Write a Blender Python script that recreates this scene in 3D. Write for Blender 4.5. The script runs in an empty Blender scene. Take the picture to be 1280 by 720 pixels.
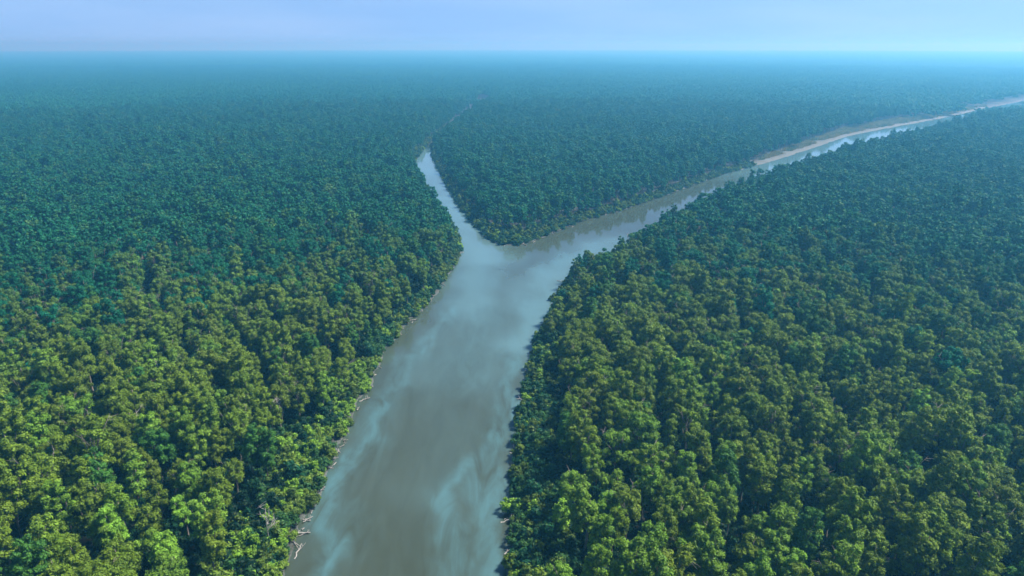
import bpy, math, random
import numpy as np
from math import radians as R

random.seed(7)
rng = np.random.default_rng(7)
sc = bpy.context.scene
COL = sc.collection

# ------------------------------------------------------------------ camera, sky, sun, exposure
CAM_H = 85.0
PITCH = 19.6
FPX = 853.0                                   # focal length in pixels of the 1280 px wide photograph
cam_d = bpy.data.cameras.new('camera')
cam = bpy.data.objects.new('camera', cam_d)
COL.objects.link(cam)
cam.location = (0, 0, CAM_H)
cam.rotation_euler = (R(90 - PITCH), 0, 0)
cam_d.sensor_width = 36.0
cam_d.lens = 36.0 * FPX / 1280.0
cam_d.clip_start = 0.5
cam_d.clip_end = 40000
sc.camera = cam

SUN_EL, SUN_AZ = 54.0, 74.0                   # degrees; azimuth clockwise from +Y
world = bpy.data.worlds.new('World')
sc.world = world
world.use_nodes = True
wn, wl = world.node_tree.nodes, world.node_tree.links
bg = wn['Background']
sky = wn.new('ShaderNodeTexSky')
sky.sky_type = 'NISHITA'
sky.sun_disc = False
sky.sun_elevation = R(SUN_EL)
sky.sun_rotation = R(SUN_AZ)
sky.altitude = 50
sky.air_density = 0.6
sky.dust_density = 0.1
sky.ozone_density = 6.0
tint = wn.new('ShaderNodeMix'); tint.data_type = 'RGBA'; tint.blend_type = 'MULTIPLY'; tint.inputs[0].default_value = 1.0
tint.inputs[7].default_value = (0.90, 0.935, 1.0, 1)      # the cool grade of the whole picture
wtc = wn.new('ShaderNodeTexCoord')                      # hazy horizon: the lowest degrees of sky are as even as those above
wadd = wn.new('ShaderNodeVectorMath'); wadd.operation = 'MAXIMUM'; wadd.inputs[1].default_value = (-1, -1, 0.085)
wl.new(wtc.outputs['Generated'], wadd.inputs[0]); wl.new(wadd.outputs[0], sky.inputs['Vector'])
wnz = wn.new('ShaderNodeTexNoise'); wnz.inputs['Scale'].default_value = 3.0; wnz.inputs['Detail'].default_value = 5
wmp = wn.new('ShaderNodeMapping'); wmp.inputs['Scale'].default_value = (1, 1, 7)
wl.new(wtc.outputs['Generated'], wmp.inputs[0]); wl.new(wmp.outputs[0], wnz.inputs['Vector'])
wmr = wn.new('ShaderNodeMapRange'); wl.new(wnz.outputs[0], wmr.inputs[0])
for k_, v_ in enumerate((0.42, 0.72, 0.0, 0.13)): wmr.inputs[k_ + 1].default_value = v_
veil = wn.new('ShaderNodeMix'); veil.data_type = 'RGBA'; veil.inputs[7].default_value = (5.4, 6.6, 8.4, 1)     # thin high cloud
wl.new(wmr.outputs[0], veil.inputs[0])
wl.new(sky.outputs[0], tint.inputs[6]); wl.new(tint.outputs[2], veil.inputs[6]); wl.new(veil.outputs[2], bg.inputs[0])
bg.inputs[1].default_value = 0.075

sun_d = bpy.data.lights.new('sun', 'SUN')
sun_d.energy = 5.0
sun_d.angle = R(10.0)
sun_d.color = (1.0, 0.97, 0.90)
sun = bpy.data.objects.new('sun', sun_d)
COL.objects.link(sun)
sun.rotation_euler = (R(90 - SUN_EL), 0, R(180 - SUN_AZ))
sun.location = (200, -100, 300)

sc.view_settings.view_transform = 'Standard'
sc.view_settings.look = 'None'
sc.view_settings.exposure = 1.05
sc.view_settings.gamma = 1.0
sc.view_settings.use_curve_mapping = False
sc.render.engine = 'CYCLES'
cy = sc.cycles
cy.use_denoising = True
cy.use_adaptive_sampling = True
cy.adaptive_threshold = 0.015
cy.max_bounces = 5
cy.diffuse_bounces = 1
cy.glossy_bounces = 2
cy.transmission_bounces = 2
cy.transparent_max_bounces = 4
cy.volume_bounces = 2
cy.caustics_reflective = False
cy.caustics_refractive = False

# ------------------------------------------------------------------ pixel of the photograph -> world
SP, CP = math.sin(R(PITCH)), math.cos(R(PITCH))
def ground(px, py, z=0.0):
    u, v = (px - 640) / FPX, (py - 360) / FPX
    dx, dy, dz = u, CP - v * SP, -SP - v * CP
    t = (z - CAM_H) / dz
    return (dx * t, dy * t)
def project(x, y, z):
    x, y, z = np.asarray(x, float), np.asarray(y, float), np.asarray(z, float) - CAM_H
    dep = y * CP - z * SP
    v = -(y * SP + z * CP)
    dep_ = np.where(dep > 1, dep, 1)
    return 640 + FPX * x / dep_, 360 + FPX * v / dep_, dep

# ------------------------------------------------------------------ the river's outline
left_bank = [(100, 1200), (230, 950), (310, 800), (352, 720), (372, 672), (392, 636), (404, 604), (428, 556), (447, 512), (466, 476),
             (484, 438), (512, 404), (543, 371), (563, 346), (575, 322), (577, 305), (571, 288), (556, 268), (541, 246),
             (528, 225), (518, 205), (524, 194), (535, 180), (557, 161), (587, 137.5), (612, 123)]
tongue = [(616, 124), (591, 138.5), (561, 163), (540, 183), (540, 195), (548, 212), (560, 235), (573, 256), (586, 274), (602, 292), (622, 307),
          (650, 307), (680, 297), (705, 285), (740, 273), (790, 259), (830, 245), (870, 230), (905, 218), (950, 206), (1005, 189),
          (1060, 170.5), (1100, 162), (1150, 153), (1190, 145.5), (1225, 137), (1285, 125), (1400, 105), (1560, 88)]
right_far = [(1590, 90), (1420, 108), (1285, 128.5), (1225, 138.5), (1190, 150), (1150, 160), (1100, 171.5), (1060, 181), (1010, 197), (960, 211), (915, 227), (880, 241),
             (850, 255), (815, 272)]
right_mid = [(780, 290), (748, 309)]
right_near = [(724, 330), (703, 355), (688, 385), (672, 420), (658, 460), (651, 500), (643, 560), (640, 600), (634, 660),
              (631, 720), (628, 800), (624, 950), (616, 1200)]
poly = [(-60, -300)] + [ground(*p) for p in left_bank] + [ground(*p) for p in tongue]
poly += [ground(p[0], p[1], 9.0) for p in right_far] + [ground(p[0], p[1], 8.0) for p in right_mid] + [ground(p[0], p[1], 0.8) for p in right_near] + [(10, -300)]
def refine(pl, step=4.0, amp=0.9):
    """uneven natural bank: subdivide and wobble"""
    out = []
    r = random.Random(3)
    n = len(pl)
    for i in range(n):
        a, b = pl[i], pl[(i + 1) % n]
        L = math.hypot(b[0] - a[0], b[1] - a[1])
        k = max(1, min(40, int(L / step)))
        for j in range(k):
            t = j / k
            w = amp * r.uniform(-1, 1)
            nx, ny = (b[1] - a[1]) / L, -(b[0] - a[0]) / L
            out.append((a[0] + (b[0] - a[0]) * t + nx * w, a[1] + (b[1] - a[1]) * t + ny * w))
    return np.array(out)
RIVER = refine(poly)

def seg_dist(P, A, B):
    """least distance of the points P (n,2) to the segments A-B"""
    best = np.full(len(P), 1e18)
    for a, b in zip(A, B):
        d = b - a
        t = np.clip(((P - a) @ d) / max(d @ d, 1e-9), 0, 1)
        q = P - a - t[:, None] * d
        np.minimum(best, q[:, 0] ** 2 + q[:, 1] ** 2, out=best)
    return np.sqrt(best)
def inside(P, poly):
    x, y = P[:, 0], P[:, 1]
    c = np.zeros(len(P), bool)
    n = len(poly)
    for i in range(n):
        x1, y1 = poly[i]; x2, y2 = poly[(i + 1) % n]
        if y1 == y2: continue
        m = ((y1 > y) != (y2 > y)) & (x < (x2 - x1) * (y - y1) / (y2 - y1) + x1)
        c ^= m
    return c
def bank_distance(P):
    """metres outside the water (negative in the river); capped far away"""
    out = np.full(len(P), 60.0)
    lo, hi = RIVER.min(0) - 60, RIVER.max(0) + 60
    m = np.where(((P > lo) & (P < hi)).all(1))[0]
    # coarse cull by a rough grid around the outline
    cell = 40.0
    keys = set()
    for v in RIVER:
        i, j = int(v[0] // cell), int(v[1] // cell)
        for a in (-2, -1, 0, 1, 2):
            for b in (-2, -1, 0, 1, 2): keys.add((i + a) * 100003 + j + b)
    karr = np.array(sorted(keys))
    ins = np.zeros(len(P), bool)
    ins[m] = inside(P[m], RIVER)
    k = (P[m, 0] // cell).astype(np.int64) * 100003 + (P[m, 1] // cell).astype(np.int64)
    near = m[np.isin(k, karr)]
    d = seg_dist(P[near], RIVER, np.roll(RIVER, -1, 0))
    out[near] = np.minimum(d, 60)
    out[ins] *= -1
    return out

MUDBANK = np.array([ground(*p) for p in [(935, 206), (962, 195), (1005, 179), (1060, 160), (1100, 153), (1150, 145), (1200, 137), (1232, 132),
                                          (1232, 136), (1190, 146.5), (1150, 154), (1100, 163), (1060, 172), (1005, 190), (950, 208)]])

FAR_CREEK = ground(530, 186)[1]
# smooth value noise for colour drifts and ground
def vnoise(x, y, scale, seed):
    r = np.random.default_rng(seed)
    T = r.random((256, 256))
    x, y = x / scale, y / scale
    xi, yi = np.floor(x).astype(int), np.floor(y).astype(int)
    fx, fy = x - xi, y - yi
    fx, fy = fx * fx * (3 - 2 * fx), fy * fy * (3 - 2 * fy)
    g = lambda a, b: T[a % 256, b % 256]
    return (g(xi, yi) * (1 - fx) + g(xi + 1, yi) * fx) * (1 - fy) + (g(xi, yi + 1) * (1 - fx) + g(xi + 1, yi + 1) * fx) * fy
def sstep(a, b, x):
    t = np.clip((x - a) / (b - a), 0, 1)
    return t * t * (3 - 2 * t)

# ------------------------------------------------------------------ materials
def new_mat(name):
    m = bpy.data.materials.new(name)
    m.use_nodes = True
    nt = m.node_tree
    for n in list(nt.nodes):
        nt.nodes.remove(n)
    out = nt.nodes.new('ShaderNodeOutputMaterial')
    return m, nt, out
def node(nt, kind, **kw):
    n = nt.nodes.new(kind)
    for k, v in kw.items():
        setattr(n, k, v)
    return n
def mixc(nt, a, b, fac, mode='MIX'):
    n = node(nt, 'ShaderNodeMix', data_type='RGBA', blend_type=mode)
    for s, v in ((0, fac), (6, a), (7, b)):
        if hasattr(v, 'is_output'): nt.links.new(v, n.inputs[s])
        elif s == 0: n.inputs[0].default_value = v
        else: n.inputs[s].default_value = (*v, 1) if len(v) == 3 else v
    return n.outputs[2]
def mrange(nt, v, a, b, c, d):
    n = node(nt, 'ShaderNodeMapRange')
    nt.links.new(v, n.inputs[0])
    for i, x in enumerate((a, b, c, d)): n.inputs[i + 1].default_value = x
    return n.outputs[0]

def leaf_material(name, translucent=0.18):
    m, nt, out = new_mat(name)
    at = node(nt, 'ShaderNodeAttribute', attribute_type='INSTANCER', attribute_name='leaf_color')
    geo = node(nt, 'ShaderNodeNewGeometry')
    f = mrange(nt, geo.outputs['Random Per Island'], 0, 1, 0.62, 1.42)
    tc = node(nt, 'ShaderNodeTexCoord')
    nz = node(nt, 'ShaderNodeTexNoise'); nz.inputs['Scale'].default_value = 0.55; nz.inputs['Detail'].default_value = 2
    nt.links.new(tc.outputs['Object'], nz.inputs['Vector'])
    f2 = mrange(nt, nz.outputs[0], 0.3, 0.7, 0.78, 1.25)
    mul = node(nt, 'ShaderNodeMath', operation='MULTIPLY')
    nt.links.new(f, mul.inputs[0]); nt.links.new(f2, mul.inputs[1])
    vm = node(nt, 'ShaderNodeVectorMath', operation='SCALE')
    nt.links.new(at.outputs['Color'], vm.inputs[0]); nt.links.new(mul.outputs[0], vm.inputs['Scale'])
    # a few yellowing leaves
    old = mrange(nt, geo.outputs['Random Per Island'], 0.95, 0.96, 0.0, 0.3)
    col = mixc(nt, vm.outputs[0], (0.15, 0.17, 0.05), old)
    pr = node(nt, 'ShaderNodeBsdfPrincipled')
    pr.inputs['Roughness'].default_value = 0.55
    pr.inputs['Specular IOR Level'].default_value = 0.12
    nt.links.new(col, pr.inputs['Base Color'])
    tr = node(nt, 'ShaderNodeBsdfTranslucent')
    tcol = mixc(nt, col, (1.1, 1.25, 0.5), 1.0, 'MULTIPLY')
    nt.links.new(tcol, tr.inputs[0])
    mx = node(nt, 'ShaderNodeMixShader'); mx.inputs[0].default_value = translucent
    nt.links.new(pr.outputs[0], mx.inputs[1]); nt.links.new(tr.outputs[0], mx.inputs[2])
    nt.links.new(mx.outputs[0], out.inputs[0])
    return m
M_LEAF = leaf_material('mangrove_leaves')

def bark_material(name, a, b, rough=0.9):
    m, nt, out = new_mat(name)
    tc = node(nt, 'ShaderNodeTexCoord')
    mp = node(nt, 'ShaderNodeMapping'); mp.inputs['Scale'].default_value = (6, 6, 1.4)
    nt.links.new(tc.outputs['Object'], mp.inputs[0])
    nz = node(nt, 'ShaderNodeTexNoise'); nz.inputs['Scale'].default_value = 2.0; nz.inputs['Detail'].default_value = 5
    nt.links.new(mp.outputs[0], nz.inputs['Vector'])
    pr = node(nt, 'ShaderNodeBsdfPrincipled'); pr.inputs['Roughness'].default_value = rough
    nt.links.new(mixc(nt, a, b, mrange(nt, nz.outputs[0], 0.35, 0.65, 0, 1)), pr.inputs['Base Color'])
    bp = node(nt, 'ShaderNodeBump'); bp.inputs['Strength'].default_value = 0.5; bp.inputs['Distance'].default_value = 0.03
    nt.links.new(nz.outputs[0], bp.inputs['Height']); nt.links.new(bp.outputs[0], pr.inputs['Normal'])
    nt.links.new(pr.outputs[0], out.inputs[0])
    return m
M_BARK = bark_material('grey_bark', (0.09, 0.075, 0.055), (0.24, 0.215, 0.18))
M_PALE = bark_material('bleached_wood', (0.15, 0.145, 0.13), (0.34, 0.33, 0.30))

def ground_material():
    m, nt, out = new_mat('forest_floor_mud')
    at = node(nt, 'ShaderNodeAttribute', attribute_name='mud')
    tc = node(nt, 'ShaderNodeTexCoord')
    nz = node(nt, 'ShaderNodeTexNoise'); nz.inputs['Scale'].default_value = 0.35; nz.inputs['Detail'].default_value = 6
    nt.links.new(tc.outputs['Object'], nz.inputs['Vector'])
    n2 = node(nt, 'ShaderNodeTexNoise'); n2.inputs['Scale'].default_value = 2.6; n2.inputs['Detail'].default_value = 4
    nt.links.new(tc.outputs['Object'], n2.inputs['Vector'])
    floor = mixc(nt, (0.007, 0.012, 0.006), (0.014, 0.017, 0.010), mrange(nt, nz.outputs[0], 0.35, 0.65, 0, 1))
    mud = mixc(nt, (0.055, 0.058, 0.048), (0.100, 0.124, 0.110), mrange(nt, n2.outputs[0], 0.35, 0.65, 0, 1))
    pr = node(nt, 'ShaderNodeBsdfPrincipled'); pr.inputs['Roughness'].default_value = 0.75
    nt.links.new(mixc(nt, floor, mud, at.outputs['Fac']), pr.inputs['Base Color'])
    bp = node(nt, 'ShaderNodeBump'); bp.inputs['Strength'].default_value = 0.6; bp.inputs['Distance'].default_value = 0.15
    nt.links.new(n2.outputs[0], bp.inputs['Height']); nt.links.new(bp.outputs[0], pr.inputs['Normal'])
    nt.links.new(pr.outputs[0], out.inputs[0])
    return m

def water_material():
    m, nt, out = new_mat('silty_river_water')
    at = node(nt, 'ShaderNodeAttribute', attribute_name='silt')
    tc = node(nt, 'ShaderNodeTexCoord')
    mp = node(nt, 'ShaderNodeMapping'); mp.inputs['Scale'].default_value = (0.22, 0.055, 1)
    nt.links.new(tc.outputs['Object'], mp.inputs[0])
    nz = node(nt, 'ShaderNodeTexNoise'); nz.inputs['Scale'].default_value = 1.0; nz.inputs['Detail'].default_value = 9; nz.inputs['Roughness'].default_value = 0.62; nz.inputs['Distortion'].default_value = 0.9
    nt.links.new(mp.outputs[0], nz.inputs['Vector'])
    body = mixc(nt, (0.037, 0.049, 0.032), (0.045, 0.061, 0.043), mrange(nt, nz.outputs[0], 0.35, 0.65, 0, 1))
    st = node(nt, 'ShaderNodeMath', operation='MULTIPLY')
    nt.links.new(at.outputs['Fac'], st.inputs[0]); nt.links.new(mrange(nt, nz.outputs[0], 0.34, 0.64, 0.15, 1.25), st.inputs[1])
    col = mixc(nt, body, (0.062, 0.135, 0.142), st.outputs[0])
    glare = node(nt, 'ShaderNodeAttribute', attribute_name='pale')
    col = mixc(nt, col, (0.082, 0.160, 0.172), glare.outputs['Fac'])  # bright sky reflection mixed into the base colour
    pr = node(nt, 'ShaderNodeBsdfPrincipled')
    nt.links.new(col, pr.inputs['Base Color'])
    pr.inputs['IOR'].default_value = 1.45
    pr.inputs['Roughness'].default_value = 0.07
    w = node(nt, 'ShaderNodeTexNoise'); w.inputs['Scale'].default_value = 0.9; w.inputs['Detail'].default_value = 4
    mp2 = node(nt, 'ShaderNodeMapping'); mp2.inputs['Scale'].default_value = (1.0, 0.7, 1)
    nt.links.new(tc.outputs['Object'], mp2.inputs[0]); nt.links.new(mp2.outputs[0], w.inputs['Vector'])
    bp = node(nt, 'ShaderNodeBump'); bp.inputs['Strength'].default_value = 0.2; bp.inputs['Distance'].default_value = 0.04
    nt.links.new(w.outputs[0], bp.inputs['Height']); nt.links.new(bp.outputs[0], pr.inputs['Normal'])
    nt.links.new(pr.outputs[0], out.inputs[0])
    return m

# ------------------------------------------------------------------ mesh helpers
def mesh_quads(name, V, Q, mats=(), midx=None, smooth=False):
    """V (n,3), Q (m,4) or (m,3)"""
    me = bpy.data.meshes.new(name)
    V = np.asarray(V, np.float32); Q = np.asarray(Q, np.int32)
    me.vertices.add(len(V)); me.vertices.foreach_set('co', V.ravel())
    k = Q.shape[1]
    me.loops.add(Q.size); me.loops.foreach_set('vertex_index', Q.ravel())
    me.polygons.add(len(Q)); me.polygons.foreach_set('loop_start', np.arange(len(Q), dtype=np.int32) * k)
    for mt in mats: me.materials.append(mt)
    if midx is not None: me.polygons.foreach_set('material_index', np.asarray(midx, np.int32))
    if smooth: me.polygons.foreach_set('use_smooth', np.ones(len(Q), bool))
    me.update(calc_edges=True)
    return me
def link(name, data, parent=None):
    o = bpy.data.objects.new(name, data); COL.objects.link(o)
    if parent is not None: o.parent = parent
    return o
def tag(o, label=None, cat=None, group=None, kind=None):
    for k, v in (('label', label), ('category', cat), ('group', group), ('kind', kind)):
        if v: o[k] = v

class Tubes:
    def __init__(s): s.V, s.Q = [], []
    def add(s, pts, radii, n=6):
        pts = [np.array(p, float) for p in pts]
        base = len(s.V)
        for i, p in enumerate(pts):
            t = pts[min(i + 1, len(pts) - 1)] - pts[max(i - 1, 0)]
            t /= np.linalg.norm(t) + 1e-9
            a = np.cross(t, (0.3, 1, 0.2)); a /= np.linalg.norm(a) + 1e-9
            b = np.cross(t, a)
            for k in range(n):
                an = 2 * math.pi * k / n
                s.V.append(p + radii[i] * (math.cos(an) * a + math.sin(an) * b))
        for i in range(len(pts) - 1):
            for k in range(n):
                k2 = (k + 1) % n
                s.Q.append((base + i * n + k, base + i * n + k2, base + (i + 1) * n + k2, base + (i + 1) * n + k))
        # end caps as quads folded on the ring
        e = base + (len(pts) - 1) * n
        for o in (base, e):
            for k in range(1, n - 2, 2): s.Q.append((o, o + k, o + k + 1, o + k + 2))
    def arrays(s): return np.array(s.V), np.array(s.Q)

def leaves(centres, radii, per_area, size, r, squash=0.85, shell=(0.58, 1.12)):
    """leaf quads through the shells of the puffs: (V,Q)"""
    Vs = []
    for c, rad in zip(centres, radii):
        n = max(8, int(per_area * 4 * math.pi * rad * rad))
        d = r.normal(size=(n, 3)); d /= np.linalg.norm(d, axis=1)[:, None]
        d[:, 2] = np.where(d[:, 2] < -0.55, -d[:, 2], d[:, 2])
        lump = 1 + 0.28 * np.sin(d[:, 0] * 5 + c[0] * 3) * np.sin(d[:, 1] * 5 + c[1] * 3)
        p = c + d * (rad * lump * r.uniform(*shell, n))[:, None] * np.array([1, 1, squash])
        nrm = d + r.normal(scale=0.42, size=(n, 3)); nrm[:, 2] += 0.15
        nrm /= np.linalg.norm(nrm, axis=1)[:, None]
        a = np.cross(nrm, r.normal(size=(n, 3))); a /= np.linalg.norm(a, axis=1)[:, None] + 1e-9
        b = np.cross(nrm, a)
        s = size * r.uniform(0.6, 1.35, n)[:, None]
        q = np.stack([p - a * s * 0.62, p + b * s * 0.36, p + a * s * 0.62, p - b * s * 0.36], 1)   # a lozenge
        Vs.append(q.reshape(-1, 3))
    V = np.concatenate(Vs)
    return V, np.arange(len(V)).reshape(-1, 4)

def puffs(r, n, rx, depth, top, rad):
    """centres of the foliage puffs of one crown: an irregular, clumped dome"""
    C, Rr = [], []
    lean = r.normal(scale=0.12, size=2)
    off = r.uniform(0, 6.28)
    tries = 0
    while len(C) < n and tries < 4000:
        tries += 1
        t = r.uniform(0, 1) ** 0.75                      # 0 top .. 1 bottom
        ang = r.uniform(0, 2 * math.pi)
        prof = math.sin(min(1, 0.18 + t * 0.95) * math.pi * 0.62) ** 0.8
        wob = 1 + 0.30 * math.sin(2 * ang + off) + 0.18 * math.sin(3 * ang + 2 * off)
        rr = rx * prof * wob * r.uniform(0.55, 1.0) ** 0.6
        rd = rad * r.uniform(0.6, 1.32)
        c = np.array([rr * math.cos(ang) + lean[0] * depth * (1 - t), rr * math.sin(ang) + lean[1] * depth * (1 - t), top - rd * 0.8 - t * depth + r.normal(scale=0.25)])
        if all(np.linalg.norm(c - p) > 0.74 * (rd + q) for p, q in zip(C, Rr)):
            C.append(c); Rr.append(rd)
    return C, Rr

def trunk_tubes(r, C, top, rx, bare=0, pale=False):
    T = Tubes()
    z0 = -0.3
    lean = r.normal(scale=0.3, size=2)
    mid = top * 0.5
    T.add([(0, 0, z0), (lean[0] * .4, lean[1] * .4, mid * .5), (lean[0] * .8, lean[1] * .8, mid), (lean[0], lean[1], top * 0.78)], [0.24, 0.19, 0.15, 0.06])
    idx = r.choice(len(C), min(len(C), 7), replace=False)
    for i in idx:
        c = C[i]
        h = r.uniform(0.32, 0.6) * top
        s = np.array([lean[0] * .8, lean[1] * .8, h])
        m = (s + c) / 2 + np.array([0, 0, -0.25])
        T.add([s, m, c], [0.10, 0.07, 0.025], 5)
    for k in range(bare):
        a = r.uniform(0, 6.28)
        s = np.array([lean[0] * .8, lean[1] * .8, top * r.uniform(.5, .7)])
        e = np.array([math.cos(a) * rx * 1.15, math.sin(a) * rx * 1.15, top * r.uniform(.82, 1.02)])
        m = (s + e) / 2 + np.array([r.normal(scale=.3), r.normal(scale=.3), -.2])
        T.add([s, m, e], [0.09, 0.07, 0.02], 5)
        for j in range(3):
            f = m + (e - m) * r.uniform(.2, .9)
            T.add([f, f + r.normal(scale=.55, size=3) + np.array([0, 0, .4])], [0.04, 0.012], 5)
    return T.arrays()

# ------------------------------------------------------------------ tree kinds
KINDS = []          # (adjective, crown mesh, trunk mesh, joined mesh, radius, top)
spec = [('broad', 30, 2.35, 6.2, 13.0, 0.90, 0), ('slender', 24, 1.65, 7.4, 14.2, 0.82, 0), ('round', 25, 2.1, 5.4, 12.2, 0.90, 1), ('tall', 30, 1.9, 8.2, 15.8, 0.86, 0),
        ('ragged', 22, 2.35, 6.4, 13.0, 0.80, 2), ('small', 15, 1.6, 4.4, 10.2, 0.82, 0), ('spreading', 32, 2.7, 5.6, 12.6, 0.88, 1), ('narrow', 19, 1.35, 7.2, 13.8, 0.78, 0)]
def join_arrays(V1, Q1, V2, Q2):
    return np.concatenate([V1, V2]), np.concatenate([Q1, Q2 + len(V1)]), np.concatenate([np.zeros(len(Q1)), np.ones(len(Q2))])
near_meshes, mid_meshes = [], []
for i, (adj, n, rx, depth, top, rad, bare) in enumerate(spec):
    r = np.random.default_rng(100 + i)
    C, Rr = puffs(r, n, rx, depth, top, rad)
    V, Q = leaves(C, Rr, 42, 0.28, r)
    tv, tq = trunk_tubes(r, C, top, rx, bare)
    crown = mesh_quads('crown_' + adj, V, Q, [M_LEAF])
    trunk = mesh_quads('trunk_' + adj, tv, tq, [M_BARK], smooth=True)
    jv, jq, ji = join_arrays(V, Q, tv, tq)
    near_meshes.append(mesh_quads('tree_' + adj, jv, jq, [M_LEAF, M_BARK], ji))
    V, Q = leaves(C, Rr, 8.0, 0.62, r)
    jv, jq, ji = join_arrays(V, Q, tv[:24], tq[:18])
    mid_meshes.append(mesh_quads('tree_far_' + adj, jv, jq, [M_LEAF, M_BARK], ji))
    KINDS.append((adj, crown, trunk, rx, top))
# patches of far canopy
patch_meshes = []
for i in range(4):
    r = np.random.default_rng(300 + i)
    C, Rr = [], []
    for a in range(8):
        for b in range(8):
            x, y = (a + .5) * 5 - 20 + r.uniform(-1.6, 1.6), (b + .5) * 5 - 20 + r.uniform(-1.6, 1.6)
            h = r.uniform(9, 13.2)
            for k in range(5):
                C.append(np.array([x + r.normal(scale=1.2), y + r.normal(scale=1.2), h - 1 - abs(r.normal(scale=1.3))])); Rr.append(r.uniform(1.0, 1.5))
    V, Q = leaves(C, Rr, 1.6, 1.25, r)
    patch_meshes.append(mesh_quads('canopy_patch_%d' % i, V, Q, [M_LEAF]))
# shrubs
SHRUBS = []
for i, (adj, n, rx, top, rad) in enumerate([('rounded', 11, 1.25, 2.9, 0.62), ('low', 9, 1.35, 2.0, 0.55), ('upright', 10, 0.9, 3.8, 0.58), ('sprawling', 14, 1.7, 2.6, 0.6)]):
    r = np.random.default_rng(500 + i)
    C, Rr = puffs(r, n, rx, top * 0.6, top, rad)
    V, Q = leaves(C, Rr, 34, 0.30, r)
    T = Tubes()
    for k in range(5):
        c = C[r.integers(len(C))]
        T.add([(r.normal(scale=.12), r.normal(scale=.12), -.35), tuple(c * np.array([.5, .5, .55])), tuple(c)], [0.06, 0.045, 0.015], 5)
    tv, tq = T.arrays()
    jv, jq, ji = join_arrays(V, Q, tv, tq)
    SHRUBS.append((adj, mesh_quads('shrub_foliage_' + adj, V, Q, [M_LEAF]), mesh_quads('shrub_stems_' + adj, tv, tq, [M_BARK], smooth=True),
                   mesh_quads('shrub_' + adj, jv, jq, [M_LEAF, M_BARK], ji), rx, top))

# ------------------------------------------------------------------ ground and water
M_GROUND, M_WATER = ground_material(), water_material()
ang_front = np.radians(np.arange(-52, 52.01, 0.22))
ang_back = np.radians(np.arange(56, 305, 4.0))
ANG = np.concatenate([ang_front, ang_back])              # clockwise from +Y
RAD = [6.0]
while RAD[-1] < 11500: RAD.append(RAD[-1] * 1.0125 + 0.2)
RAD = np.array(RAD)
AA, RR = np.meshgrid(ANG, RAD)
GX, GY = (RR * np.sin(AA)).ravel(), (RR * np.cos(AA)).ravel()
BD = bank_distance(np.stack([GX, GY], 1))
IN_MUD = inside(np.stack([GX, GY], 1), MUDBANK)
gz = np.where(BD > 0, -0.05 + 0.75 * sstep(0, 3.5, BD), -0.05 - 0.5 * sstep(0, 2.5, -BD) - 1.4 * sstep(1, 14, -BD))
gz += np.where(BD > 1, (vnoise(GX, GY, 6, 1) - .5) * 0.25, (vnoise(GX, GY, 2.5, 2) - .5) * 0.10)
na, nr = len(ANG), len(RAD)
ids = np.arange(na * nr).reshape(nr, na)
nx = np.roll(ids, -1, 1)
Q = np.stack([ids[:-1], nx[:-1], nx[1:], ids[1:]], -1).reshape(-1, 4)[:, ::-1]
V = np.stack([GX, GY, gz], 1)
# close the middle under the camera
V = np.concatenate([V, [[0, 0, 0.4]]])
cen = len(V) - 1
capq = np.stack([np.full(na // 2, cen), ids[0, 0:2 * (na // 2):2], ids[0, 1:2 * (na // 2):2], np.roll(ids[0], -2)[0:2 * (na // 2):2]], 1)[:, ::-1]
me = mesh_quads('ground', V, np.concatenate([Q, capq]), [M_GROUND], smooth=True)
mud = np.clip(sstep(2.6, 0.4, BD) * (0.35 + 0.9 * vnoise(GX, GY, 5, 9)), 0, 1)
mud = np.maximum(mud, IN_MUD * (0.55 + 0.45 * vnoise(GX, GY, 9, 4)))
mud *= ~((GX < 0) & (GY > FAR_CREEK))
flat_zone = sstep(30, 12, seg_dist(np.stack([GX, GY], 1), MUDBANK[9:15], MUDBANK[10:16]))      # the bare silt strip along the right channel
mud = np.maximum(mud, flat_zone * sstep(7, 3, BD + 7 * (vnoise(GX, GY, 13, 71) - .5)) * (0.75 + 0.25 * vnoise(GX, GY, 5, 9)))
a = me.attributes.new('mud', 'FLOAT', 'POINT'); a.data.foreach_set('value', np.append(mud, 0).astype(np.float32))
g = link('ground', me); tag(g, kind='structure')

keep = BD < 9
qm = keep[Q].any(1)
used = np.unique(Q[qm])
remap = np.full(len(V), -1); remap[used] = np.arange(len(used))
WV = np.stack([GX[used], GY[used], np.zeros(len(used))], 1)
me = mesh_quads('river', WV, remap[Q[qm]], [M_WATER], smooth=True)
# silt streaks drawn out along the current
streaks = [([(655, 372), (662, 400), (654, 440), (640, 485), (622, 530), (604, 572), (575, 600), (556, 625)], 2.6, 0.62),
           ([(556, 625), (562, 660), (572, 700), (576, 760)], 2.6, 0.55),
           ([(646, 430), (630, 520), (618, 600), (612, 680), (606, 760)], 3.2, 0.6),
           ([(478, 505), (462, 540), (446, 570), (430, 605), (416, 640), (404, 690), (396, 740)], 1.8, 0.75),
           ([(560, 385), (545, 420), (520, 450), (500, 480)], 2.6, 0.55),
           ([(436, 560), (420, 600), (404, 640)], 1.6, 0.35),
           ([(600, 330), (590, 370), (600, 420), (590, 470)], 7.0, 0.28),
           ([(700, 320), (680, 350), (668, 380)], 4.0, 0.55),
           ([(640, 480), (628, 560), (618, 640), (612, 720)], 1.2, 0.6), ([(500, 455), (476, 500), (456, 545), (436, 590), (420, 640), (408, 690)], 3.4, 0.4)]
wx = WV[:, 0] + (vnoise(WV[:, 0], WV[:, 1], 9, 21) - .5) * 6 + (vnoise(WV[:, 0], WV[:, 1], 3, 22) - .5) * 2.4 + (vnoise(WV[:, 0], WV[:, 1], 1.2, 24) - .5) * 1.0
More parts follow.
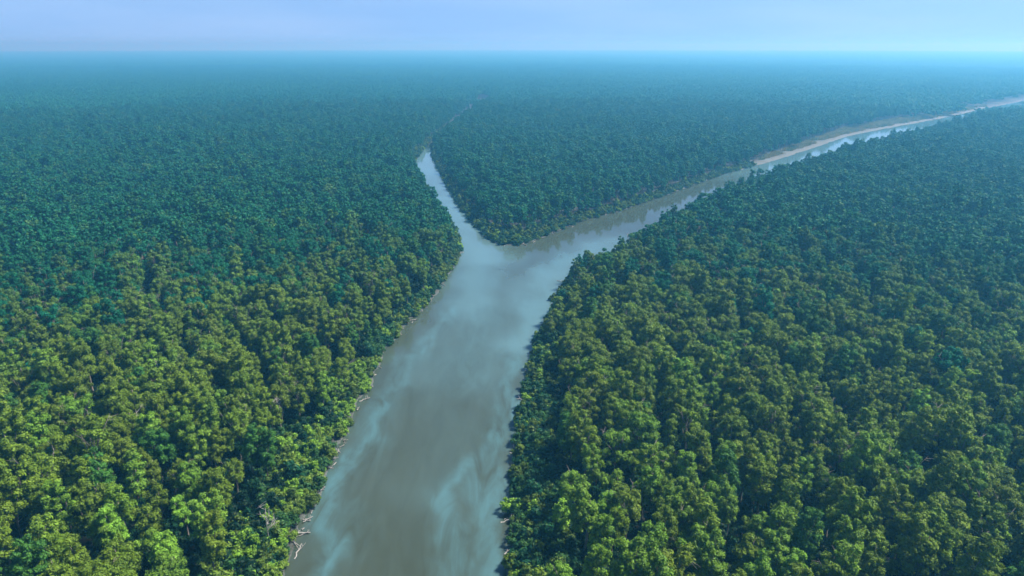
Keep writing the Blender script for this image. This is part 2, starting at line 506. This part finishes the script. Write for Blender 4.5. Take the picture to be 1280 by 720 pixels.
wy = WV[:, 1] + (vnoise(WV[:, 0], WV[:, 1], 12, 23) - .5) * 7
silt = np.zeros(len(WV))
for pl, w, s in streaks:
    g_ = np.array([ground(*p) for p in pl])
    d = seg_dist(np.stack([wx, wy], 1), g_[:-1], g_[1:])
    silt = np.maximum(silt, s * np.exp(-(d / w) ** 2 * 0.8) + 0.25 * s * np.exp(-d / (w * 1.6)))
silt = np.clip(silt, 0, 1)
a = me.attributes.new('silt', 'FLOAT', 'POINT'); a.data.foreach_set('value', silt.astype(np.float32))
def glare_wash(lines):  # sky glare on the water, painted into its colour along these lines
    o_ = np.zeros(len(WV))
    for pl, w, s in lines:
        g_ = np.array([ground(*p) for p in pl])
        d = seg_dist(np.stack([wx, wy], 1), g_[:-1], g_[1:])
        o_ = np.maximum(o_, s * np.exp(-(d / w) ** 2))
    return o_
pale = glare_wash([([(532, 190), (530, 205), (548, 240), (570, 275), (588, 300), (600, 325)], 16, 0.95), ([(600, 325), (592, 350), (585, 385)], 12, 0.66),
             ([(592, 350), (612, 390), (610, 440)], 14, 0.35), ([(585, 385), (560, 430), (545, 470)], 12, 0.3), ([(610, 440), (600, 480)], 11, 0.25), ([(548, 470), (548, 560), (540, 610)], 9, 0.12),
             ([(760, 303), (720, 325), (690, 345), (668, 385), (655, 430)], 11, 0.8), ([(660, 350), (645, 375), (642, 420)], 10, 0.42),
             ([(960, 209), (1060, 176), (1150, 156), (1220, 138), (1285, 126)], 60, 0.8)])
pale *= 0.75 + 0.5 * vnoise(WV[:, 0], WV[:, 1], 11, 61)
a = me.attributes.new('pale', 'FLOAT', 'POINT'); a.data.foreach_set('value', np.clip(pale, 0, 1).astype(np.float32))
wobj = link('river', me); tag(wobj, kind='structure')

# ------------------------------------------------------------------ haze: one closed box of even air
hb = 11800.0
top_z = CAM_H + 20.0
hv = [(-hb, -hb, -3), (hb, -hb, -3), (hb, hb, -3), (-hb, hb, -3), (-hb, -hb, top_z), (hb, -hb, top_z), (hb, hb, top_z), (-hb, hb, top_z)]
hq = [(0, 3, 2, 1), (4, 5, 6, 7), (0, 1, 5, 4), (1, 2, 6, 5), (2, 3, 7, 6), (3, 0, 4, 7)]
m, nt, out = new_mat('haze_air')
pv = node(nt, 'ShaderNodeVolumePrincipled')
pv.inputs['Color'].default_value = (0.135, 0.595, 0.97, 1)
pv.inputs['Anisotropy'].default_value = 0.38
pv.inputs['Density'].default_value = 1 / 2050.0
pv.inputs['Absorption Color'].default_value = (0.62, 0.16, 0.3, 1)
nt.links.new(pv.outputs[0], out.inputs['Volume'])
hz = link('haze', mesh_quads('haze', hv, hq, [m])); tag(hz, kind='stuff')

# ------------------------------------------------------------------ where the trees stand
def jitter_grid(x0, x1, y0, y1, s, jit):
    nx_, ny_ = int((x1 - x0) / s), int((y1 - y0) / s)
    ix, iy = np.meshgrid(np.arange(nx_), np.arange(ny_))
    x = x0 + (ix + 0.5 + 0.5 * (iy % 2)) * s; y = y0 + (iy + .5) * s
    return np.stack([(x + rng.uniform(-jit, jit, x.shape) * s).ravel(), (y + rng.uniform(-jit, jit, y.shape) * s).ravel()], 1)
R_NEAR, R_MID = 300.0, 1000.0
def in_wedge(P, margin=1.12, extra=18):
    return (np.abs(P[:, 0]) < (P[:, 1] + 25) * 0.80 * margin + extra) & (P[:, 1] > 20)
P = jitter_grid(-900, 900, 20, 1010, 5.5, 0.43)
P = P[in_wedge(P)]
dist = np.hypot(P[:, 0], P[:, 1])
P = P[dist < R_MID]
bd = bank_distance(P)
fringe = np.where((P[:, 0] > 0) & (P[:, 1] < 185), 9.0, np.where((P[:, 0] < 0) & (P[:, 1] < 140), 11.0, 3.6))
fringe = fringe * (0.75 + 0.5 * vnoise(P[:, 0], P[:, 1], 9, 31))
tip = np.array(ground(640, 296)); fringe = np.maximum(fringe, 12 - np.hypot(P[:, 0] - tip[0], P[:, 1] - tip[1]) * 0.5)
mouth = np.array(ground(738, 312)); fringe = np.maximum(fringe, 11 - np.hypot(P[:, 0] - mouth[0], P[:, 1] - mouth[1]) * 0.22)
fringe = np.where((P[:, 0] < 0) & (P[:, 1] > FAR_CREEK), 1.9, fringe)      # the creek beyond the bend runs under the trees
ok = (bd > fringe) & ~(inside(P, MUDBANK) & (vnoise(P[:, 0], P[:, 1], 26, 52) > 0.3))
P, bd = P[ok], bd[ok]
N = len(P)
dist = np.hypot(P[:, 0], P[:, 1])
kind_i = rng.choice(len(KINDS), N, p=[.08, .20, .13, .20, .12, .08, .04, .15])
size = rng.triangular(0.74, 0.96, 1.24, N) * (0.9 + 0.25 * vnoise(P[:, 0], P[:, 1], 28, 33))
size *= 0.72 + 0.28 * sstep(2, 16, bd)
rot = rng.uniform(0, 6.28, N)

PAL = {'bright green': (0.138, 0.275, 0.025), 'fresh green': (0.104, 0.200, 0.017), 'olive green': (0.096, 0.160, 0.012), 'yellowish olive': (0.112, 0.185, 0.016),
       'mid green': (0.042, 0.125, 0.017), 'dark green': (0.006, 0.105, 0.046)}
PN = list(PAL)
def colour_choice(P):
    u, v, _ = project(P[:, 0], P[:, 1], 10.0)
    n1 = vnoise(P[:, 0], P[:, 1], 22, 41); n2 = vnoise(P[:, 0], P[:, 1], 55, 42)
    lime = 1.3 * np.exp(-(((u - 240) / 130) ** 2 + ((v - 660) / 100) ** 2)) + 1.8 * np.exp(-(((u - 860) / 200) ** 2 + ((v - 660) / 90) ** 2)) + 0.4 * np.exp(-((u - 1180) / 90) ** 2 - ((v - 540) / 90) ** 2)
    yel = 1.0 * np.exp(-(((u - 300) / 160) ** 2 + ((v - 430) / 90) ** 2)) + 0.8 * np.exp(-(((u - 780) / 80) ** 2 + ((v - 370) / 50) ** 2)) + 0.5 * np.exp(-((u - 1000) / 200) ** 2 - ((v - 480) / 100) ** 2)
    w = np.stack([0.02 + 2.2 * lime * sstep(.4, .65, n1), 0.30 + 1.2 * lime, 1.3 + 0.5 * yel + n2, 0.04 + 1.5 * yel * sstep(.45, .7, n1), 0.28 + 0 * u, 0 * u], 1)
    f = sstep(165, 345, np.hypot(P[:, 0], P[:, 1]))[:, None]  # far crowns turn teal with distance, haze painted into the leaves
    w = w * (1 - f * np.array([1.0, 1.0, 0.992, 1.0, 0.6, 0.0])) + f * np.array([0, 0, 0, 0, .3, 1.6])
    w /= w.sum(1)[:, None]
    c = (rng.random(len(P))[:, None] > np.cumsum(w, 1)).sum(1)
    return np.clip(c, 0, 5)
ci = colour_choice(P)
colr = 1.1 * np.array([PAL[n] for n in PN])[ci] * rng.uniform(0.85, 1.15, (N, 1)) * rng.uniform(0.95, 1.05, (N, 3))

haze_fade = 0.6 * sstep(165, 330, dist)[:, None]                 # olive crowns fade to teal with distance: haze put into leaf colour
colr = colr * (1 - haze_fade) + np.array((0.014, 0.110, 0.038)) * haze_fade
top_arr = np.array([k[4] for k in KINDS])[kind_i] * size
rx_arr = np.array([k[3] for k in KINDS])[kind_i] * size
u, v, dep = project(P[:, 0], P[:, 1], top_arr - 2.2)
in_view = (u > 4) & (u < 1276) & (v > 60) & (v < 712)
score = np.where(in_view, rx_arr / dep, -1) * 1.0
order = np.argsort(np.where(in_view, dep, 1e9))[:300]
solo = np.zeros(N, bool); solo[order] = True

# unique wording: look, side of the river, then where it shows
def place_words(px, py):
    return '%d%% across and %d%% down the photo' % (round(px / 12.8), round(py / 7.2))
seen = set()
def unique_label(head, px, py):
    px, py = float(px), float(py)
    for k in range(40):
        s = head + ' ' + place_words(px, py + 7.2 * ((k + 1) // 2) * (1 if k % 2 else -1))
        if s not in seen: break
    seen.add(s)
    return s
protos = {}
for i in order:
    adj, crown, trunk, _, _ = KINDS[kind_i[i]]
    if adj not in protos:
        root = bpy.data.objects.new('mangrove_tree', None)
        t = bpy.data.objects.new('trunk', trunk); c = bpy.data.objects.new('crown', crown)
        protos[adj] = (root, t, c)
    root, t, c = [o.copy() for o in protos[adj]]
    for o in (root, t, c): COL.objects.link(o)
    t.parent = root; c.parent = root
    root.empty_display_size = 0.5
    root.location = (P[i, 0], P[i, 1], 0.55); root.rotation_euler = (0, 0, rot[i]); root.scale = (size[i],) * 3
    c['leaf_color'] = [float(x) for x in colr[i]]
    side = 'left' if u[i] < 560 else 'right'
    tag(root, unique_label('%s %s tree %s of the river' % (adj, PN[ci[i]], side), u[i], v[i]), 'tree', 'mangrove trees of the near forest')

# ------------------------------------------------------------------ the rest of the forest: one object of scattered copies
def scatter(name, P, z, rot, scl, col, pick, lod, sets):
    me = bpy.data.meshes.new(name)
    n = len(P)
    me.vertices.add(n)
    me.vertices.foreach_set('co', np.column_stack([P, z]).astype(np.float32).ravel())
    def att(nm, ty, key, val):
        a = me.attributes.new(nm, ty, 'POINT'); a.data.foreach_set(key, val.ravel())
    att('turn', 'FLOAT', 'value', rot.astype(np.float32)); att('size', 'FLOAT_VECTOR', 'vector', scl.astype(np.float32))
    att('leaf_color', 'FLOAT_COLOR', 'color', np.column_stack([col, np.ones(n)]).astype(np.float32))
    att('pick', 'INT', 'value', pick.astype(np.int32)); att('lod', 'INT', 'value', lod.astype(np.int32))
    o = link(name, me)
    ng = bpy.data.node_groups.new(name + '_scatter', 'GeometryNodeTree')
    ng.interface.new_socket('Geometry', in_out='INPUT', socket_type='NodeSocketGeometry')
    ng.interface.new_socket('Geometry', in_out='OUTPUT', socket_type='NodeSocketGeometry')
    gi, go = ng.nodes.new('NodeGroupInput'), ng.nodes.new('NodeGroupOutput')
    def named(nm, ty):
        n_ = ng.nodes.new('GeometryNodeInputNamedAttribute'); n_.data_type = ty; n_.inputs[0].default_value = nm
        return n_.outputs[0]
    comb = ng.nodes.new('ShaderNodeCombineXYZ'); ng.links.new(named('turn', 'FLOAT'), comb.inputs[2])
    e2r = ng.nodes.new('FunctionNodeEulerToRotation'); ng.links.new(comb.outputs[0], e2r.inputs[0])
    s_ = named('size', 'FLOAT_VECTOR'); p_ = named('pick', 'INT'); l_ = named('lod', 'INT')
    joinall = ng.nodes.new('GeometryNodeJoinGeometry')
    for k, meshes in enumerate(sets):
        jn = ng.nodes.new('GeometryNodeJoinGeometry')
        for mm in meshes:
            src = bpy.data.objects.new(mm.name, mm)          # never linked to the scene: only a source of geometry
            oi = ng.nodes.new('GeometryNodeObjectInfo'); oi.inputs[0].default_value = src
            oi.inputs['As Instance'].default_value = False
            g2i = ng.nodes.new('GeometryNodeGeometryToInstance')
            ng.links.new(oi.outputs['Geometry'], g2i.inputs[0]); ng.links.new(g2i.outputs[0], jn.inputs[0])
        cmp_ = ng.nodes.new('FunctionNodeCompare'); cmp_.data_type = 'INT'; cmp_.operation = 'EQUAL'
        ng.links.new(l_, cmp_.inputs[2]); cmp_.inputs[3].default_value = k
        iop = ng.nodes.new('GeometryNodeInstanceOnPoints')
        iop.inputs['Pick Instance'].default_value = True
        ng.links.new(gi.outputs[0], iop.inputs['Points']); ng.links.new(cmp_.outputs[0], iop.inputs['Selection'])
        ng.links.new(jn.outputs[0], iop.inputs['Instance']); ng.links.new(p_, iop.inputs['Instance Index'])
        ng.links.new(e2r.outputs[0], iop.inputs['Rotation']); ng.links.new(s_, iop.inputs['Scale'])
        ng.links.new(iop.outputs[0], joinall.inputs[0])
    ng.links.new(joinall.outputs[0], go.inputs[0])
    md = o.modifiers.new('scatter', 'NODES'); md.node_group = ng
    return o

m = ~solo
FP, Fz, Fr, Fs, Fc, Fk = P[m], np.full(m.sum(), 0.5), rot[m], np.repeat(size[m][:, None], 3, 1), colr[m], kind_i[m]
Fl = (dist[m] > R_NEAR).astype(int)
parts = [(FP, Fz, Fr, Fs, Fc, Fk, Fl)]
for (r0, r1, s, sc_) in ((R_MID, 3000, 38.0, 1.0), (3000, 10800, 92.0, 2.45)):
    T = jitter_grid(-r1, r1, 200, r1, s, 0.12)
    d = np.hypot(T[:, 0], T[:, 1])
    T = T[(d > r0 - s * .3) & (d < r1 + s * .3) & in_wedge(T, 1.08, 60)]
    T = T[(bank_distance(T) > 16)]
    n = len(T)
    kk = np.clip(sstep(.35, .75, vnoise(T[:, 0], T[:, 1], 330, 81)) * 0.9 + rng.uniform(-.25, .25, n), 0, 1)[:, None]
    cc = np.array(PAL['dark green']) * (1 - kk) + np.array((0.012, 0.122, 0.045)) * kk  # far canopy carries the painted haze teal in its leaf colour
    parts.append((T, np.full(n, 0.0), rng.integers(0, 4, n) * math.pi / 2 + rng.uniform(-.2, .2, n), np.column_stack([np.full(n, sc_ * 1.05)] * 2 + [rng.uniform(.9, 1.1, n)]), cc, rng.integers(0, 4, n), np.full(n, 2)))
cat = [np.concatenate([p[i] for p in parts]) for i in range(7)]
forest = scatter('forest', *cat, [near_meshes, mid_meshes, patch_meshes])
tag(forest, 'hazy dark green mangrove forest stretching to the horizon behind the near trees', 'forest', None, 'stuff')

# ------------------------------------------------------------------ shrubs along the banks
S = jitter_grid(-130, 520, 30, 760, 1.75, 0.42)
S = S[in_wedge(S)]
sb = bank_distance(S)
sf = np.where((S[:, 0] > 0) & (S[:, 1] < 185), 11.0, np.where((S[:, 0] < 0) & (S[:, 1] < 140), 13.0, 5.5))
sf = np.maximum(sf, 15 - np.hypot(S[:, 0] - tip[0], S[:, 1] - tip[1]) * 0.5)
ok = (sb > np.where((S[:, 0] < 5) & (S[:, 1] < 330), 0.6, 0.2)) & (sb < sf) & (rng.random(len(S)) < 0.92) & ~inside(S, MUDBANK)
S, sb = S[ok], sb[ok]
n = len(S)
sk = rng.integers(0, 4, n); ss = rng.uniform(0.7, 1.25, n) * (0.75 + 0.45 * sstep(0, 6, sb)); sr = rng.uniform(0, 6.28, n)
SPAL = {'lime green': (0.150, 0.290, 0.024), 'yellowish green': (0.120, 0.200, 0.022), 'olive green': (0.070, 0.125, 0.018), 'mid green': (0.036, 0.110, 0.026), 'dark green': (0.014, 0.075, 0.030)}
SN = list(SPAL)
leftb = (S[:, 0] < 0) & (S[:, 1] < 175)
w = np.where(leftb[:, None], np.array([.34, .26, .18, .16, .06]), np.array([.07, .13, .22, .33, .25]))
sci = np.clip((rng.random(n)[:, None] > np.cumsum(w, 1)).sum(1), 0, 4)
scol = np.array([SPAL[k] for k in SN])[sci] * rng.uniform(.85, 1.15, (n, 1))
su, sv, sdep = project(S[:, 0], S[:, 1], 1.6)
sview = (su > 4) & (su < 1276) & (sv > 60) & (sv < 714)
sorder = np.argsort(np.where(sview, sdep, 1e9))[:260]
ssolo = np.zeros(n, bool); ssolo[sorder] = True
sprot = {}
for i in sorder:
    adj, fol, stem, _, _, _ = SHRUBS[sk[i]]
    if adj not in sprot:
        sprot[adj] = (bpy.data.objects.new('riverside_shrub', None), bpy.data.objects.new('stems', stem), bpy.data.objects.new('foliage', fol))
    root, t, c = [o.copy() for o in sprot[adj]]
    for o in (root, t, c): COL.objects.link(o)
    t.parent = root; c.parent = root
    root.empty_display_size = 0.3
    root.location = (S[i, 0], S[i, 1], 0.25); root.rotation_euler = (0, 0, sr[i]); root.scale = (ss[i],) * 3
    c['leaf_color'] = [float(x) for x in scol[i]]
    side = 'left' if su[i] < 560 else 'right'
    tag(root, unique_label('%s %s shrub on the %s bank' % (adj, SN[sci[i]], side), su[i], sv[i]), 'shrub', 'shrubs along the near river banks')
m = ~ssolo
# dim undergrowth beneath the near trees joins the shrubbery
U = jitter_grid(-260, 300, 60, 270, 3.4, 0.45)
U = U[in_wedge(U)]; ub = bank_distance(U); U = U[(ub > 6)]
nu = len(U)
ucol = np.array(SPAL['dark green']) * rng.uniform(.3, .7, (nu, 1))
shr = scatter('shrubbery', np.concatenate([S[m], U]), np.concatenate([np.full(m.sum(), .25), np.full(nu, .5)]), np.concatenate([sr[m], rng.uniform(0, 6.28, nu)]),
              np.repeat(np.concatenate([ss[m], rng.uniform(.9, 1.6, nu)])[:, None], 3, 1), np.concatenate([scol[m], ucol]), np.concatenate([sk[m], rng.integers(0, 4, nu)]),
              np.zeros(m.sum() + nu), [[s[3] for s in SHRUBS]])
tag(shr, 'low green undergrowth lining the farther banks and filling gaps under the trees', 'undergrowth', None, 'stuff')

# ------------------------------------------------------------------ pale reeds on the mud bank of the right channel
r = np.random.default_rng(900)
tv = []
for k in range(60):
    a = r.uniform(0, 6.28); p = r.normal(scale=.7, size=2); h = r.uniform(.7, 1.8); lx, ly = r.normal(scale=.35, size=2)
    wv = np.array([math.cos(a), math.sin(a), 0]) * 0.09
    b0 = np.array([p[0], p[1], -.05]); t0 = np.array([p[0] + lx, p[1] + ly, h])
    tv += [b0 - wv, b0 + wv, t0 + wv * .3, t0 - wv * .3]
reed_mesh = mesh_quads('reed_tuft', np.array(tv), np.arange(len(tv)).reshape(-1, 4), [M_LEAF])
lo, hi = MUDBANK.min(0), MUDBANK.max(0)
G = jitter_grid(lo[0], hi[0], lo[1], hi[1], 2.3, .48)
G = G[inside(G, MUDBANK)]
gb = bank_distance(G)
keepg = (gb > 7.0) & (vnoise(G[:, 0], G[:, 1], 14, 51) + 0.02 * gb > 0.5)
G = G[keepg]; n = len(G)
gcol = np.array([(0.30, 0.26, 0.13), (0.22, 0.22, 0.09), (0.12, 0.16, 0.05)])[rng.choice(3, n, p=[.5, .3, .2])]
gr = scatter('reeds', G, np.full(n, .6), rng.uniform(0, 6.28, n), np.repeat(rng.uniform(.8, 1.8, n)[:, None], 3, 1), gcol, np.zeros(n), np.zeros(n), [[reed_mesh]])
tag(gr, 'straw coloured reeds on the mud bank of the right hand channel', 'reeds', None, 'stuff')

# ------------------------------------------------------------------ drift logs, a fallen tree, bare trees
def drift_mesh(seed, L, branches):
    r = np.random.default_rng(seed)
    T = Tubes()
    pts = [np.array([x * L - L / 2, r.normal(scale=.12), .12 + r.normal(scale=.05)]) for x in np.linspace(0, 1, 6)]
    T.add(pts, [.17, .16, .14, .12, .09, .05], 7)
    for k in range(branches):
        s = pts[r.integers(1, 5)]
        d = np.array([r.uniform(.2, 1), r.choice([-1, 1]) * r.uniform(.5, 1), r.uniform(.1, .8)]); d /= np.linalg.norm(d)
        l = r.uniform(.5, 1.6)
        e = s + d * l
        T.add([s, s + d * l * .5 + r.normal(scale=.08, size=3), e], [.07, .05, .02], 5)
        T.add([s + d * l * .5, s + d * l * .5 + r.normal(scale=.4, size=3) + np.array([0, 0, .2])], [.035, .012], 5)
    v_, q_ = T.arrays()
    return mesh_quads('drift_log', v_, q_, [M_PALE], smooth=True)
dm = [drift_mesh(1, 2.6, 3), drift_mesh(2, 3.6, 4), drift_mesh(3, 1.8, 2)]
dspots = [(500, 412), (491, 421), (486, 428), (516, 401), (468, 470), (462, 484), (456, 500), (447, 512), (409, 585), (399, 615), (392, 632), (378, 668), (373, 690),
          (706, 284), (698, 287), (690, 291), (684, 294), (668, 303), (655, 306), (742, 272), (757, 269), (700, 352), (692, 372), (676, 410), (652, 500), (646, 545), (640, 598), (636, 652), (633, 690)]
r = np.random.default_rng(77)
def along(pl, n, push):
    pl = np.array(pl, float); L = np.r_[0, np.cumsum(np.hypot(*np.diff(pl, axis=0).T))]
    for t in np.sort(r.uniform(0, L[-1], n)):
        dspots.append((np.interp(t, L, pl[:, 0]) + r.normal(scale=1.0) + push, np.interp(t, L, pl[:, 1]) + r.normal(scale=.8)))
along(left_bank[3:16], 26, 0.5); along(tongue[10:16], 12, 0); along(right_near[1:9], 10, -0.5)
words = ['short bleached drift log', 'long bleached drift log', 'pale broken branch']
for k, (px, py) in enumerate(dspots):
    gx, gy = ground(px, py)
    j = (k * 7 + 1) % 3
    o = link('drift_log', dm[j])
    o.location = (gx, gy, 0.05 + 0.12 * (k % 2)); o.rotation_euler = (0, R((k * 29) % 23 - 11), R((k * 67) % 360)); s_ = (0.75 + 0.06 * (k * 5 % 7)) * (1.0 if k < 29 else 0.62)
    o.scale = (s_,) * 3
    where = 'left' if px < 560 else ('peninsula' if 600 < px < 770 and py < 320 else 'right')
    tag(o, unique_label('%s at the %s waterline,' % (words[(j + 0) % 3] if j != 0 else words[0], where), px, py), 'drift log', 'drift logs along the waterline')

def bare_tree_mesh(seed, H, spread, lean):
    r = np.random.default_rng(seed)
    T = Tubes(); B = Tubes()
    ax = np.array([lean[0], lean[1], 1.0])
    pts = [ax * H * t + np.array([r.normal(scale=.1), r.normal(scale=.1), 0]) * (t > 0) for t in (0, .3, .6, 1)]
    T.add(pts, [.13, .11, .08, .03], 7)
    for k in range(9):
        t = r.uniform(.4, .98)
        s = ax * H * t
        a = r.uniform(0, 6.28); l = spread * r.uniform(.6, 1.1)
        e = s + np.array([math.cos(a) * l, math.sin(a) * l, l * r.uniform(.3, 1.0)])
        mid_ = (s + e) / 2 + np.array([0, 0, -.15])
        B.add([s, mid_, e], [.05, .035, .012], 5)
        for j in range(4):
            f = mid_ + (e - mid_) * r.uniform(0, 1)
            B.add([f, f + r.normal(scale=.5, size=3) + np.array([0, 0, .4])], [.035, .012], 5)
    return [mesh_quads(n_, *x.arrays(), [M_PALE], smooth=True) for n_, x in (('bare_trunk', T), ('bare_branches', B))]
def bare(px, py, z, H, spread, lean, seed, label, name='bare_tree', rotz=0, rx=0):
    gx, gy = ground(px, py, z)
    root = bpy.data.objects.new(name, None); COL.objects.link(root)
    a_, b_ = bare_tree_mesh(seed, H, spread, lean)
    link('trunk', a_, root); link('branches', b_, root)
    root.location = (gx, gy, 0.45); root.rotation_euler = (rx, 0, rotz); root.empty_display_size = .5
    tag(root, label, 'tree')
bare(168, 518, 10.5, 11.2, 1.7, (.03, .02), 61, 'leafless grey tree whose forked twigs poke out between olive crowns left of the river')
bare(348, 500, 10.5, 10.8, 1.6, (-.04, .0), 62, 'leafless pale tree standing among lime green crowns close to the left bank')
bare(712, 604, 7.5, 8.4, 1.7, (.02, .03), 63, 'leafless grey tree among the dark shrubs of the right bank')
bare(886, 250, 9.5, 9.8, 1.6, (.0, .0), 64, 'bare pale snag on the near bank of the right hand channel')
bare(330, 640, 8.0, 8.6, 1.4, (.05, -.03), 65, 'leafless pale tree at the foot of the bright green crowns by the left bank')
bare(398, 607, 0.2, 5.0, 1.9, (0, 0), 71, 'pale fallen tree with tangled bare branches lying over the water of the left bank', 'fallen_tree', R(-60), R(84))
bare(705, 350, 0.2, 4.2, 1.4, (0, 0), 72, 'pale fallen tree lying in the shallows of the right bank below the river fork', 'fallen_tree', R(50), R(85))
